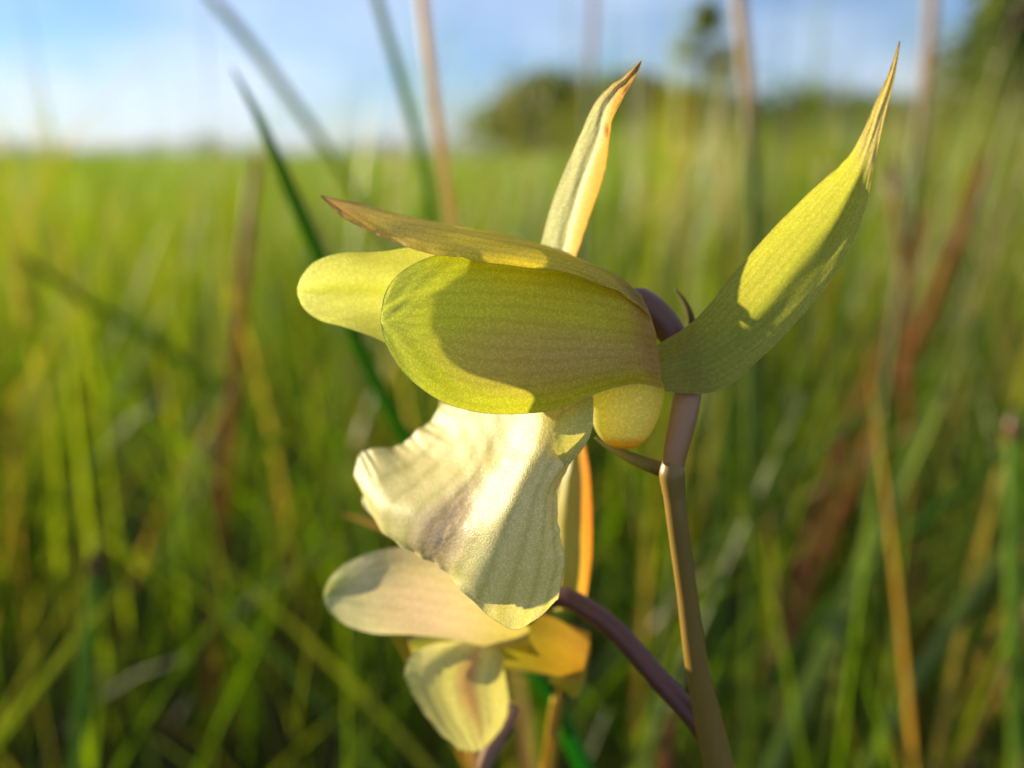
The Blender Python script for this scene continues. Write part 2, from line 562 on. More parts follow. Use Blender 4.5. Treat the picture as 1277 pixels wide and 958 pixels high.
T = [
    # name, label, px, dist, top py, width px, leaf kind, cat, clumps, leaves, low
    ('leafy_tree', 'tall broad green tree, largest of the trees behind the bushes', 1322, 17, -200, 340, 2, 'tree', 90, 10000, 0.02),
    ('slender_tree', 'slender narrow tree rising alone above the low bushes', 872, 46, -6, 66, 0, 'tree', 40, 2600, 0.06),
    ('round_bush', 'rounded green bush where open horizon meets the scrub', 690, 34, 106, 230, 2, 'bush', 70, 9000, 0.02),
    ('low_bush', 'olive bush between the round bush and the slender tree', 785, 26, 102, 170, 2, 'bush', 50, 6000, 0.02),
    ('low_bush', 'green bush at the foot of the slender tree', 890, 30, 108, 210, 0, 'bush', 50, 6000, 0.02),
    ('low_bush', 'pale olive bush between the slender tree and the broad tree', 1005, 28, 118, 220, 2, 'bush', 50, 6000, 0.02),
    ('low_bush', 'green bush at the foot of the tall broad tree', 1112, 26, 130, 190, 0, 'bush', 50, 6000, 0.02),
    ('young_tree', 'young dark green tree just in front of the tall broad tree', 1225, 15, -20, 120, 0, 'tree', 44, 4000, 0.05),
]
for i, (nm, lb, px, di, py, wp, kd, ct, cl, lv, lo) in enumerate(T):
    tree(nm, lb, px, di, hgt(py, di), wp / FPX * di, kd, ct, cl, lv, lo, seed=31 + i)
for i, px in enumerate([-60, 10, 62, 128, 190, 262, 330, 410, 480, 560]):
    di = 230 + 40 * math.sin(i * 2.1)
    tree('distant_tree', 'small dark tree in the far tree line on the open horizon', px, di, hgt(182 - 5 * math.sin(i * 1.7), di),
         95 / FPX * di, 1, 'tree', 14, 500, 0.03, seed=70 + i, group='far tree line on the horizon', leaf=0.45)

# ------------------------------------------------------------------ single blades and stalks that can be told apart
def plain_leaf(name, c, tip=None, trans=0.5, gloss=0.02, tmul=(1.5, 1.6, 0.45), turn=(0.0, 0.22)):
    nt = NT(name)
    u = nt.attr('along')
    n = nt.noise(140, 4)
    cc = nt.ramp(u, [(turn[0], tip or c), (turn[1], c), (1.0, c)])
    cc = nt.mix(nt.math('MULTIPLY', n, 0.5), cc, nt.mix(1.0, cc, (0.6, 0.62, 0.5), 'MULTIPLY'))
    return leafy(nt, cc, nt.mix(1.0, cc, tmul, 'MULTIPLY'), trans, gloss, 0.35)
G_DARK = plain_leaf('blade_deep_green', (0.080, 0.210, 0.012), (0.12, 0.22, 0.02), 0.6)
G_MID = plain_leaf('blade_green', (0.150, 0.250, 0.022), (0.20, 0.24, 0.03))
G_PALE = plain_leaf('blade_pale_green', (0.260, 0.320, 0.070), (0.30, 0.30, 0.08))
G_VIVID = plain_leaf('blade_vivid_green', (0.060, 0.300, 0.020))
G_TAN = plain_leaf('stalk_straw', (0.640, 0.500, 0.240), None, 0.55, 0.03, (1.2, 1.1, 0.7))
G_PINK = plain_leaf('stalk_pinkish', (0.120, 0.190, 0.025), (0.50, 0.39, 0.25), 0.5, 0.02, (1.2, 1.1, 0.8), (0.22, 0.42))
G_RUST = plain_leaf('stalk_rusty', (0.340, 0.140, 0.035), (0.30, 0.17, 0.06), 0.5, 0.02, (1.3, 1.1, 0.7))
G_YELL = plain_leaf('blade_yellow', (0.620, 0.440, 0.030), None, 0.5, 0.06, (1.2, 1.1, 0.6))
G_HEAD = plain_leaf('seed_head_brown', (0.150, 0.060, 0.020), None, 0.15, 0.04, (1.2, 1, .8))

def to_ground(pts):
    """continue a blade from its last seen point down to the soil"""
    a, b = pts[-2], pts[-1]
    d = b - a
    if d[2] > -1e-4:
        d = np.array([d[0], d[1], -abs(np.linalg.norm(d))])
    k = b[2] / -d[2]
    xy = d[:2] * k
    L = np.linalg.norm(xy)
    mx = 0.8 * b[2]
    if L > mx: xy = xy * mx / L
    g = np.array([b[0] + xy[0], b[1] + xy[1], -0.01])
    m = b + (g - b) * 0.5 + np.array([xy[0] * .08, xy[1] * .08, 0])
    return pts + [m, g]

def single(name, label, cat, pts, width, mat, round_=False, head=None, group=None, n=40):
    """pts: (px, py, metres) from the tip down"""
    W = [ray(*p) for p in pts]
    W = to_ground(W)
    path = cr(np.array(W), n)
    s = np.concatenate([[0], np.cumsum(np.linalg.norm(np.diff(path, axis=0), axis=1))])
    base = path[-1].copy(); base[2] = 0
    u = s / s[-1]
    vis = np.minimum(1.0, (s / (0.028 if not round_ else 0.012)) ** 0.7 + (0.04 if not round_ else 0.35))
    w = width / 1000.0 * vis
    if round_:
        V, F, U = tube_data(path, w / 2, 8)
    else:
        # folded blade: two margins and a keel
        t = np.gradient(path, axis=0); t /= np.linalg.norm(t, axis=1)[:, None]
        side = np.cross(t, AX_F + 0.35 * AX_R); side /= np.linalg.norm(side, axis=1)[:, None]
        nn = np.cross(side, t)
        V = []; U = []; F = []
        for i in range(n):
            V += [path[i] - side[i] * w[i] / 2, path[i] + nn[i] * w[i] * .16, path[i] + side[i] * w[i] / 2,
                  path[i] + nn[i] * (w[i] * .16 - 0.0002 * vis[i])]
            U += [u[i]] * 4
            if i:
                a, b = (i - 1) * 4, i * 4
                for k in range(4):
                    k2 = (k + 1) % 4
                    F.append((a + k, a + k2, b + k2, b + k))
    if head is None:
        o = mesh_obj(name, V, F, mat, None, base, {'along': U})
        return tag(o, label, cat, group)
    root = empty(name, base)
    tag(root, label, cat, group)
    mesh_obj('stalk', V, F, mat, root, base, {'along': U})
    h0, hl, hw = head           # start distance, length, width in mm
    q = []
    for d in np.linspace(h0 / 1000, (h0 + hl) / 1000, 12):
        i = np.searchsorted(s, d); i = min(max(i, 1), n - 1)
        f = (d - s[i - 1]) / (s[i] - s[i - 1])
        q.append(path[i - 1] + (path[i] - path[i - 1]) * f)
    k = np.linspace(0, 1, 12)
    rad = hw / 2000 * (np.sin(np.pi * (k * .92 + .04)) ** .6) * (1 + .18 * np.sin(k * 34))
    v, f, uu = tube_data(np.array(q), rad, 10)
    mesh_obj('seed_head', v, f, G_HEAD, root, base, {'along': uu})
    return root

gb, gs = 'grass blade', 'grass stalk'  # plain grass blades and stalks, apart from the rushes with seed heads
single('grass_blade', 'deep green pointed grass blade slanting behind the upper flower', gb,
       [(288, 82, .145), (322, 146, .147), (352, 214, .150), (392, 305, .153), (440, 410, .157), (500, 535, .162)], 3.4, G_DARK)
single('grass_stalk', 'thin green stalk slanting beside the straw coloured stalk', gs,
       [(452, -60, .25), (482, 40, .25), (508, 130, .252), (532, 220, .255), (552, 330, .26)], 3.2, G_MID, True)
single('grass_stalk', 'straw coloured dry stalk rising behind the orange sepal of the upper flower', gs,
       [(518, -70, .20), (532, 50, .20), (545, 150, .202), (560, 260, .205), (576, 380, .21)], 2.9, G_TAN, True)
single('grass_stalk', 'pinkish stalk rising into the blue between the two upright sepals', gs,
       [(915, -60, .27), (928, 60, .27), (937, 170, .272), (940, 300, .276), (938, 430, .28)], 4.4, G_PINK, True)
single('grass_blade', 'bluish blurred grass blade leaning across the bright sky', gb,
       [(238, -30, .42), (300, 40, .42), (360, 120, .43), (420, 205, .44), (480, 300, .45)], 5.5, G_PALE)
single('rush', 'green rush with a reddish tip standing alone in the grass', gs,
       [(122, 672, .24), (118, 720, .24), (108, 810, .235), (94, 950, .23)], 3.6, G_MID, True, (2, 12, 3.9))
single('rush', 'green rush with a dark brown tip beside rust coloured stems', gs,
       [(1266, 505, .24), (1264, 560, .24), (1263, 700, .238), (1268, 950, .235)], 4.0, G_MID, True, (2, 11, 4.6))
single('rush', 'slim rush with a small dark head behind the broad upright sepal', gs,
       [(1112, 198, .42), (1116, 240, .42), (1126, 330, .42), (1132, 500, .42)], 3.2, G_RUST, True, (3, 16, 6.0))
single('grass_blade', 'long pale green blade slanting down to the foot of the orchid stem', gb,
       [(1225, 372, .33), (1168, 500, .31), (1105, 640, .29), (1030, 810, .27), (965, 955, .26)], 7.0, G_PALE)
single('grass_stalk', 'rusty brown stalk leaning across the pale green blade', gs,
       [(1235, 190, .50), (1170, 360, .48), (1100, 520, .46), (1010, 730, .44), (960, 860, .43)], 7.0, G_RUST, True)
single('grass_stalk', 'rusty brown stalk leaning between the orchid stem and the pale blade', gs,
       [(1150, 262, .56), (1108, 420, .54), (1052, 560, .52), (985, 750, .50)], 8.0, G_RUST, True)
single('grass_blade', 'green blade slanting under the brown tipped rush', gb,
       [(1310, 520, .34), (1200, 610, .33), (1090, 705, .32), (980, 830, .31), (930, 930, .30)], 5.0, G_MID)
single('grass_blade', 'broad pale blade slanting over dark hollow in the grass', gb,
       [(1310, 640, .27), (1230, 720, .265), (1140, 850, .26), (1085, 950, .255)], 5.5, G_PALE)
single('grass_blade', 'pale blade rising obliquely close beside the orchid stem', gb,
       [(1120, 480, .40), (1020, 560, .40), (930, 640, .40), (850, 720, .40)], 6.0, G_PALE)
for px, w, which in ((938, 6.5, 'widest'), (905, 5.5, 'middling'), (972, 5.0, 'slimmest')):
    single('grass_blade', which + ' of three upright green blades behind the orchid stem', gb,
           [(px + 6, 330 + 2 * (px - 900), .40), (px + 4, 560, .40), (px, 700, .40), (px - 14, 900, .39)], w, G_MID,
           group='upright blades behind the orchid stem')
single('grass_stalk', 'reddish brown stalk standing in the open grass beside deep green blade', gs,
       [(322, 190, .46), (304, 330, .46), (290, 480, .46), (278, 620, .455), (270, 740, .45)], 6.0, G_RUST, True)
single('grass_blade', 'green blade bending low over the open grass', gb,
       [(8, 305, .48), (90, 365, .48), (190, 425, .48), (290, 500, .48)], 6.0, G_MID)
single('grass_blade', 'yellow blade standing below the lower flower', gb,
       [(700, 845, .108), (694, 880, .108), (688, 920, .108), (680, 985, .108)], 2.5, G_YELL)
single('grass_blade', 'vivid green blade curving below the yellow base of the lower flower', gb,
       [(640, 838, .125), (668, 846, .125), (690, 876, .125), (712, 915, .125), (740, 985, .125)], 3.4, G_VIVID)
single('grass_blade', 'dry tan blade tip poking out behind the cream lip', gb,
       [(426, 641, .118), (455, 650, .119), (490, 664, .12), (535, 690, .122), (570, 745, .124), (585, 830, .126), (592, 930, .128)], 2.6, G_TAN)
single('grass_stalk', 'faint pale stalk behind the folded upright sepal', gs,
       [(742, -60, .52), (738, 40, .52), (734, 140, .52), (728, 280, .52)], 5.0, G_PINK, True)
single('grass_stalk', 'tall pale pinkish stalk beside the tall broad tree', gs,
       [(1168, -60, .44), (1158, 60, .44), (1146, 180, .44), (1128, 330, .44), (1110, 460, .44)], 6.0, G_PINK, True)
single('grass_blade', 'orange brown blade at the foot of the orchid stem', gb,
       [(846, 880, .16), (838, 910, .16), (826, 985, .16)], 4.2, G_RUST)

# ------------------------------------------------------------------ the orchid
stem_top = P(838, 592, 4)
BASE = np.array([P(905, 990, 8)[0] + 0.035, P(905, 990, 8)[1] + 0.03, 0.0])
orchid = empty('orchid_plant', BASE)
tag(orchid, 'pale yellow green orchid with two flowers on a slender brown stem', 'orchid')

def stem_mat(name, a, b, bump_s=0.3, pink=False):
    nt = NT(name)
    n = nt.noise(420, 4)
    st = nt.n('ShaderNodeMapping'); st.inputs['Scale'].default_value = (1, 1, .12); nt.link(nt.obj(), st.inputs['Vector'])
    n2 = nt.noise(900, 3, st.outputs['Vector'])
    c = nt.mix(nt.math('MULTIPLY', nt.math('ADD', n, n2), 0.5), a, b)
    if pink:
        c = nt.mix(nt.ramp(nt.attr('along'), [(0.30, 1.0), (0.52, 0.0)]), c, nt.mix(n, (0.32, 0.155, 0.065), (0.40, 0.21, 0.08)))
    pb = nt.n('ShaderNodeBsdfPrincipled'); nt.link(c, pb.inputs['Base Color'])
    pb.inputs['Roughness'].default_value = 0.42
    bp = nt.n('ShaderNodeBump'); bp.inputs['Strength'].default_value = bump_s; bp.inputs['Distance'].default_value = 1e-4
    nt.link(n2, bp.inputs['Height']); nt.link(bp.outputs['Normal'], pb.inputs['Normal'])
    nt.link(pb.outputs[0], nt.out.inputs['Surface'])
    return nt.m
M_STEM = stem_mat('stem_olive_brown', (0.160, 0.098, 0.016), (0.260, 0.165, 0.030))
M_OVARY = stem_mat('ovary_purple_brown', (0.090, 0.030, 0.026), (0.150, 0.065, 0.030), pink=True)
M_OVARY_DARK = stem_mat('ovary_dark_purple', (0.075, 0.022, 0.022), (0.130, 0.050, 0.028))
M_OVARY2 = stem_mat('ovary_pinkish_brown', (0.230, 0.120, 0.085), (0.300, 0.185, 0.110))

def tube_part(name, pts, mat, parent, n=40, sides=14, world_tail=None):
    """pts: (px, py, mm, radius px at that depth)"""
    c = [P(a, b, m) for a, b, m, _ in pts]
    r = [q[3] / FPX * (D0 + q[2] / 1000) for q in pts]
    path = cr(np.array(c), n); rad = np.interp(np.linspace(0, 1, n), np.linspace(0, 1, len(r)), r)
    if world_tail:
        a, b = path[-1], np.array(world_tail[0])
        t = np.linspace(0, 1, 14)[1:]
        d = (path[-1] - path[-4]) / np.linalg.norm(path[-1] - path[-4]) * np.linalg.norm(b - a)
        h = np.array([((1 - q) ** 3 + 3 * (1 - q) ** 2 * q) * a + (3 * (1 - q) ** 2 * q) * d * 0.3 + (3 * (1 - q) * q * q + q ** 3) * b for q in t])
        path = np.concatenate([path, h]); rad = np.concatenate([rad, np.linspace(rad[-1], world_tail[1], 13)])
    v, f, u = tube_data(path, rad, sides)
    return mesh_obj(name, v, f, mat, parent, BASE, {'along': u, 'across': [0.5] * len(u), 'edge': [0.0] * len(u)})

stem = tube_part('stem', [(841, 562, 4.3, 5), (839, 577, 4.2, 12.5), (838, 592, 4, 16), (841, 620, 4.2, 13.5), (846, 660, 4.5, 13), (857, 740, 5.5, 13), (869, 830, 6.5, 14.5), (885, 905, 7.5, 18), (905, 990, 8, 19)],
                 M_STEM, orchid, 60, 16, (BASE, 0.0026))

# ---- materials of the flower
YG = petal_mat('petal_yellow_green', [(0.0, (0.520, 0.400, 0.045)), (0.25, (0.590, 0.580, 0.050)), (0.6, (0.620, 0.670, 0.065)), (0.85, (0.620, 0.690, 0.120)), (1.0, (0.660, 0.720, 0.190))],
               [((0.500, 0.330, 0.190), 0.28, 0.42, 0.66, 0.26, 0.62), ((0.40, 0.17, 0.11), 0.02, 0.08, 0.45, 0.6, 0.5)], trans=0.5, veins=0.26, nveins=44.0)
YG_FAR = petal_mat('petal_far_yellow_green', [(0.0, (0.420, 0.360, 0.080)), (0.5, (0.520, 0.540, 0.150)), (1.0, (0.640, 0.670, 0.280))],
                   [((0.42, 0.46, 0.06), 0.6, 0.6, 0.5, 0.10, 0.7)], trans=0.62, veins=0.08)
ORANGE = petal_mat('sepal_orange_brown', [(0.0, (0.640, 0.470, 0.030)), (0.35, (0.840, 0.660, 0.055)), (0.7, (0.880, 0.640, 0.120)), (0.94, (0.760, 0.450, 0.140)), (1.0, (0.22, 0.12, 0.08))],
                   [((0.26, 0.13, 0.09), 0.0, 0.12, 0.4, 0.5, 0.7), ((0.82, 0.50, 0.18), 0.80, 0.20, 0.0, 0.14, 0.9)], trans=0.5, veins=0.28, nveins=34.0, edge=(0.62, 0.40, 0.16))
SEP = petal_mat('sepal_pale_green', [(0.0, (0.360, 0.330, 0.050)), (0.3, (0.500, 0.500, 0.090)), (0.58, (0.540, 0.530, 0.090)), (0.70, (0.680, 0.560, 0.230)), (0.97, (0.70, 0.50, 0.20)), (1.0, (0.25, 0.12, 0.10))],
                [((0.34, 0.38, 0.05), 0.34, 0.36, 0.58, 0.20, 0.60)], trans=0.5, veins=0.30, nveins=40.0, edge=(0.74, 0.62, 0.36))  # darker band beside the midrib: shade of the fold put into the colour
SEP2 = petal_mat('sepal_cream_and_orange', [(0.0, (0.560, 0.580, 0.320)), (0.6, (0.600, 0.590, 0.300)), (0.85, (0.640, 0.480, 0.190)), (1.0, (0.50, 0.27, 0.07))],
                 [((0.72, 0.36, 0.07), 0.5, 0.9, 1.0, 0.46, 1.0), ((0.88, 0.84, 0.60), 0.35, 0.5, 0.52, 0.07, 0.9), ((0.30, 0.12, 0.03), 0.60, 0.035, 0.78, 0.20, 0.9)], trans=0.5, veins=0.12, edge=(0.74, 0.66, 0.36), tcol=(1.0, 0.99, 0.85))  # whitish line paints the bright ridge of the fold
CREAM = petal_mat('lip_cream', [(0.0, (0.860, 0.740, 0.260)), (0.4, (0.880, 0.760, 0.320)), (1.0, (0.900, 0.820, 0.330))],
                  [((0.84, 0.50, 0.36), 0.72, 0.42, 0.44, 0.15, 0.65)], trans=0.38, veins=0.50, edge=(0.80, 0.80, 0.66), gloss=0.06, tcol=(1, .94, .55), nveins=34, bump_s=0.6)
LOBE = petal_mat('side_lobe_green', [(0.0, (0.74, 0.66, 0.15)), (1.0, (0.78, 0.70, 0.20))], trans=0.25)
SPUR = petal_mat('spur_yellow_orange', [(0.0, (0.76, 0.74, 0.28)), (0.74, (0.76, 0.72, 0.28)), (0.84, (0.66, 0.42, 0.06)), (1.0, (0.55, 0.20, 0.02))], trans=0.6, veins=0.05)
BLUSH = petal_mat('petal_blush_cream', [(0.0, (0.60, 0.50, 0.12)), (0.35, (0.72, 0.60, 0.36)), (0.7, (0.80, 0.74, 0.42)), (1.0, (0.64, 0.68, 0.26))],
                  [((0.40, 0.44, 0.08), 0.86, 0.26, 0.22, 0.35, 0.8), ((0.68, 0.42, 0.40), 0.36, 0.26, 0.62, 0.40, 0.35)], trans=0.5, veins=0.2, tcol=(1.0, 0.98, 0.8))
AMBER = petal_mat('petal_amber', [(0.0, (0.50, 0.27, 0.03)), (0.5, (0.50, 0.42, 0.03)), (1.0, (0.46, 0.46, 0.08))], trans=0.35)
LIP2 = petal_mat('lip_yellow_pink_stripe', [(0.0, (0.70, 0.64, 0.20)), (1.0, (0.80, 0.74, 0.30))],
                 [((0.52, 0.18, 0.11), 0.42, 0.52, 0.52, 0.13, 0.65)], trans=0.3, veins=0.15)
ERECT = petal_mat('sepal_yellow_orange_edge', [(0.0, (0.50, 0.46, 0.10)), (1.0, (0.54, 0.50, 0.16))],
                  [((0.62, 0.22, 0.03), 0.5, 0.9, 1.0, 0.36, 1.0)], trans=0.5, edge=(0.60, 0.30, 0.06))
BRACT = petal_mat('bract_green_brown', [(0.0, (0.13, 0.10, 0.03)), (1.0, (0.16, 0.15, 0.04))], trans=0.35, edge=(0.2, 0.18, 0.06))

# ---- upper flower: its ovary carries sepals, petals and lip
flower = tube_part('flower', [(838, 588, 4.2, 13), (843, 560, 4.2, 15), (852, 520, 4.6, 17), (858, 480, 5.4, 17), (850, 440, 5.9, 16), (834, 411, 6.2, 18), (815, 392, 6.4, 21), (796, 380, 6.8, 22), (778, 378, 7.2, 14)],
                   M_OVARY, orchid, 50, 18)
flower['label'] = 'upper flower, large and sharp, with two upright pointed sepals'

def crease(c, w, d):
    return lambda u, v: -d * np.exp(-((v - c) / w) ** 2)

# near petal: hood wall facing the viewer
near_rails = [
    [(800, 368, 5.0), (770, 342, 4.0), (725, 326, 3.0), (680, 316, 2.0), (635, 312, 1.4), (592, 313, 1.0), (552, 317, 0.7), (522, 326, 0.5), (498, 341, 0.3), (481, 364, 0.0), (474.5, 392, -0.3)],
    [(812, 395, 3.4), (778, 378, 1.4), (732, 366, 0.2), (684, 358, -0.5), (636, 354, -0.9), (592, 353, -1.0), (553, 356, -0.9), (524, 362, -0.7), (500, 371, -0.5), (482, 382, -0.3), (474.2, 395, -0.3)],
    [(821, 430, 2.6), (786, 424, 0.2), (738, 420, -1.6), (688, 416, -2.3), (637, 412, -2.4), (590, 409, -2.2), (551, 406, -1.8), (521, 403, -1.3), (498, 401, -0.8), (481, 400, -0.4), (474.0, 398, -0.3)],
    [(824, 462, 2.4), (790, 455, 0.2), (742, 460, -1.8), (692, 468, -2.6), (640, 472, -2.8), (590, 467, -2.5), (551, 454, -2.0), (521, 439, -1.5), (498, 424, -1.0), (482, 412, -0.6), (474.4, 402, -0.4)],
    [(826, 484, 2.6), (792, 479, 0.8), (745, 490, -0.8), (698, 510, -1.6), (645, 516.5, -1.7), (594, 514, -1.6), (552, 501, -1.4), (520, 480, -1.1), (496, 455, -0.8), (480, 426, -0.6), (475, 406, -0.4)],
]
sheet('petal', near_rails, YG, flower, BASE, 100, 60, lambda u, v: -0.20 * np.exp(-((v - 0.52) / 0.07) ** 2) * np.clip(1.1 - u, 0, 1) - 0.10 * np.exp(-((v - 0.30) / 0.05) ** 2) + 0.06 * nz(u * 2, v * 2, 4), rim=0.022, seed=1)

# far petal: mirror side of the hood, seen past the near one
far = [
    [(780, 350, 8.4), (700, 316, 6.8), (625, 296, 5.0), (560, 300, 4.2), (480, 313, 5.2), (430, 315, 6.4), (395, 325, 7.0), (377, 343, 7.3), (371, 358, 7.5)],
    [(785, 385, 11.0), (705, 358, 11.0), (620, 338, 9.8), (542, 337, 8.2), (480, 338, 7.8), (430, 339, 7.6), (396, 344, 7.5), (377, 352, 7.5), (370.5, 361, 7.6)],
    [(790, 410, 11.6), (708, 395, 12.6), (620, 380, 12.4), (540, 366, 10.8), (480, 362, 9.0), (430, 361, 8.3), (396, 362, 7.9), (377, 363, 7.7), (370.5, 364, 7.6)],
    [(790, 435, 11), (708, 446, 12), (620, 440, 12), (544, 414, 10.6), (484, 394, 9.0), (430, 386, 8.2), (396, 381, 7.8), (378, 374, 7.7), (371, 367, 7.6)],
    [(785, 474, 9), (705, 503, 7.0), (620, 509, 5.2), (550, 485, 4.6), (492, 434, 6.4), (435, 410, 7.6), (400, 400, 7.3), (380, 386, 7.4), (372, 371, 7.5)]]
far = [[(p, q, d - 1.3) for p, q, d in r] for r in far]
sheet('petal', far, YG_FAR, flower, BASE, 80, 44, lambda u, v: -0.35 * np.exp(-((v - 0.5) / 0.09) ** 2) * np.clip(1.15 - u, 0, 1), rim=0.022, seed=2)

# dorsal sepal: roof over the hood, tapering to a pointed tip
sheet('dorsal_sepal', [
    [(812, 398, 3.0), (775, 366, 1.0), (725, 346, -1.2), (670, 335, -2.4), (610, 327, -2.6), (560, 319, -1.6), (524, 313, 0.2), (490, 301, 2.4), (455, 286, 4.0), (425, 269, 5.2), (398, 243, 6.4)],
    [(806, 384, 3.4), (772, 356, 1.4), (722, 335, -0.6), (668, 322, -1.6), (608, 312, -1.6), (560, 306, -0.8), (523, 300, 0.8), (489, 289, 2.6), (454, 276, 4.1), (424, 262, 5.2), (398, 243, 6.4)],
    [(800, 372, 4.4), (768, 348, 3.0), (718, 324, 1.6), (665, 308, 1.0), (607, 296, 1.2), (558, 288, 1.8), (521, 281, 2.8), (487, 273, 4.0), (453, 264, 4.8), (424, 256, 5.6), (398, 243, 6.4)],
    [(798, 366, 7.0), (765, 344, 6.6), (715, 319, 6.2), (662, 302, 6.0), (605, 289, 6.0), (557, 280, 6.0), (520, 272, 6.2), (486, 264, 6.3), (452, 256, 6.4), (424, 249, 6.4), (398, 243, 6.4)],
    [(800, 368, 9.0), (766, 345, 9.4), (716, 320, 9.6), (662, 303, 9.6), (605, 290, 9.2), (557, 281, 8.6), (520, 273, 8.0), (486, 265, 7.4), (452, 257, 7.0), (424, 250, 6.7), (398, 243, 6.4)],
    [(796, 378, 10.0), (764, 354, 11.2), (718, 329, 12.2), (662, 310, 12.2), (605, 295, 11.4), (557, 285, 10.2), (520, 276, 9.0), (486, 267, 8.0), (452, 258, 7.3), (424, 251, 6.8), (398, 243, 6.4)],
], ORANGE, flower, BASE, 90, 40, lambda u, v: 0.10 * nz(u * 3, v * 2, 8), rim=0.022, edge_wave=0.10, seed=3)

# near lateral sepal, upright on the right, folded along its midrib
sheet('lateral_sepal', [
    [(820, 430, 3.0), (866, 400, 3.4), (912, 345, 2.6), (962, 288, 2.0), (1008, 241, 2.2), (1050, 204, 2.6), (1073, 170, 4.0), (1091, 130, 4.2), (1108, 92, 4.4), (1121.5, 51, 4.6)],
    [(820, 444, 3.2), (873, 414, 4.0), (924, 362, 3.3), (974, 305, 3.3), (1018, 256, 3.4), (1056, 214, 3.6), (1076, 178, 4.1), (1093, 136, 4.3), (1109.5, 96, 4.4), (1121.8, 51.5, 4.6)],
    [(822, 458, 3.4), (884, 436, 4.3), (942, 390, 4.0), (992, 334, 4.0), (1034, 282, 4.0), (1064, 232, 4.0), (1079, 192, 4.1), (1096, 142, 4.4), (1111, 98, 4.5), (1122, 52, 4.6)],
    [(825, 474, 3.4), (892, 462, 4.0), (952, 420, 3.3), (1005, 365, 3.4), (1045, 308, 3.5), (1073, 250, 3.6), (1085, 200, 4.2), (1099, 148, 4.3), (1112.5, 101, 4.4), (1122.2, 52.5, 4.6)],
    [(830, 489, 3.2), (896, 487, 3.5), (958, 438, 2.6), (1014, 378, 2.8), (1056, 318, 3.0), (1080, 256, 3.3), (1090, 206, 4.1), (1102, 153, 4.3), (1114, 104, 4.4), (1122.5, 53, 4.6)],
], SEP, flower, BASE, 100, 44, lambda u, v: -0.25 * np.exp(-((v - 0.52) / 0.09) ** 2) * np.sin(np.pi * np.clip(u * 1.2, 0, 1)) + 0.05 * np.clip(u - .62, 0, 1) * np.sin(u * 46 + v * 7), rim=0.022, edge_wave=0.05, seed=4)

# far lateral sepal, upright behind the hood, folded into a V
sheet('lateral_sepal', [[(p, q, d - 1.0 - 0.85 * k) for k, (p, q, d) in enumerate(r)] for r in [
    [(690, 380, 10.0), (672, 330, 10.0), (678, 290, 10.0), (690, 248, 10.0), (707, 205, 10.0), (725, 165, 10.0), (741, 130, 10.0), (760, 108, 10.0), (779, 95, 10.0), (799, 76, 10.0)],
    [(706, 386, 10.25), (691, 333, 10.25), (696, 292, 10.25), (707, 250, 10.25), (722, 207, 10.25), (738, 165, 10.25), (749, 133, 10.25), (764, 111, 10.25), (781, 97, 10.25), (799.3, 76.5, 10.25)],
    [(722, 390, 10.3), (703, 335, 10.2), (709, 294, 10.2), (719, 252, 10.2), (733, 210, 10.2), (747, 170, 10.2), (755, 138, 10.2), (768, 114, 10.1), (783, 99, 10.0), (799.6, 77, 10)],
    [(734, 394, 12.2), (713, 337, 12.0), (718, 296, 11.8), (730, 255, 11.6), (742, 214, 11.4), (754, 176, 11.1), (760, 144, 10.8), (772, 118, 10.5), (785.5, 101, 10.2), (799.8, 77.5, 10)],
    [(744, 396, 14.2), (718, 339, 14), (725, 300, 13.6), (739, 259, 13.2), (753, 218, 12.7), (759, 182, 12), (763, 152, 11.4), (777, 122, 10.8), (788, 103, 10.3), (800, 78, 10)],
]], SEP2, flower, BASE, 80, 40, lambda u, v: 0.12 * np.clip(u - .6, 0, 1) * np.sin(u * 60), rim=0.022, edge_wave=0.05, seed=5)

# lip: draped forward and down, groove with keels down the middle
lip_rows = [
    [(556, 486, 15.0), (586, 488, 12.5), (618, 490, 10.0), (645, 492, 8.0), (682, 490, 5.5), (714, 490, 4.0), (738, 490, 3.0)],
    [(540, 518, 15.5), (572, 530, 12.0), (606, 542, 8.6), (634, 552, 6.0), (676, 540, 2.6), (716, 532, 2.0), (738, 524, 2.6)],
    [(514, 545, 16.0), (546, 566, 11.6), (586, 584, 7.2), (612, 592, 5.0), (662, 578, 1.4), (704, 572, 1.2), (724, 560, 2.6)],
    [(480, 560, 16.0), (515, 592, 11.0), (556, 616, 6.6), (590, 627, 4.4), (640, 626, 0.8), (680, 617, 0.8), (698, 602, 2.6)],
    [(447, 566, 16.0), (478, 618, 10.4), (525, 646, 6.2), (570, 662, 3.8), (624, 674, 0.4), (673, 664, 0.6), (695, 645, 2.4)],
    [(446, 600, 15.0), (472, 648, 10.0), (514, 676, 6.4), (555, 692, 4.0), (607, 718, 0.6), (666, 716, 0.8), (703, 696, 2.4)],
    [(454, 625, 14.0), (483, 668, 9.8), (520, 692, 6.8), (552, 710, 4.6), (592, 752, 1.4), (644, 785, 1.6), (697, 748, 2.6)]]
lip_rails = [[row[c] for row in lip_rows] for c in range(7)]
def bumps(nv, nu, count, seed):
    r = np.random.default_rng(seed)
    vv, uu = np.meshgrid(np.linspace(0, 1, nv), np.linspace(0, 1, nu), indexing='ij')
    H = np.zeros((nv, nu))
    for _ in range(count):
        cu, cv = r.uniform(.02, 1), r.normal(.46, .12)
        w = r.uniform(.006, .016)
        H = np.maximum(H, r.uniform(.4, 1.8) * np.exp(-(((uu - cu) / w) ** 2 + ((vv - cv) / w) ** 2)))
    return H
WART = bumps(180, 180, 700, 5)
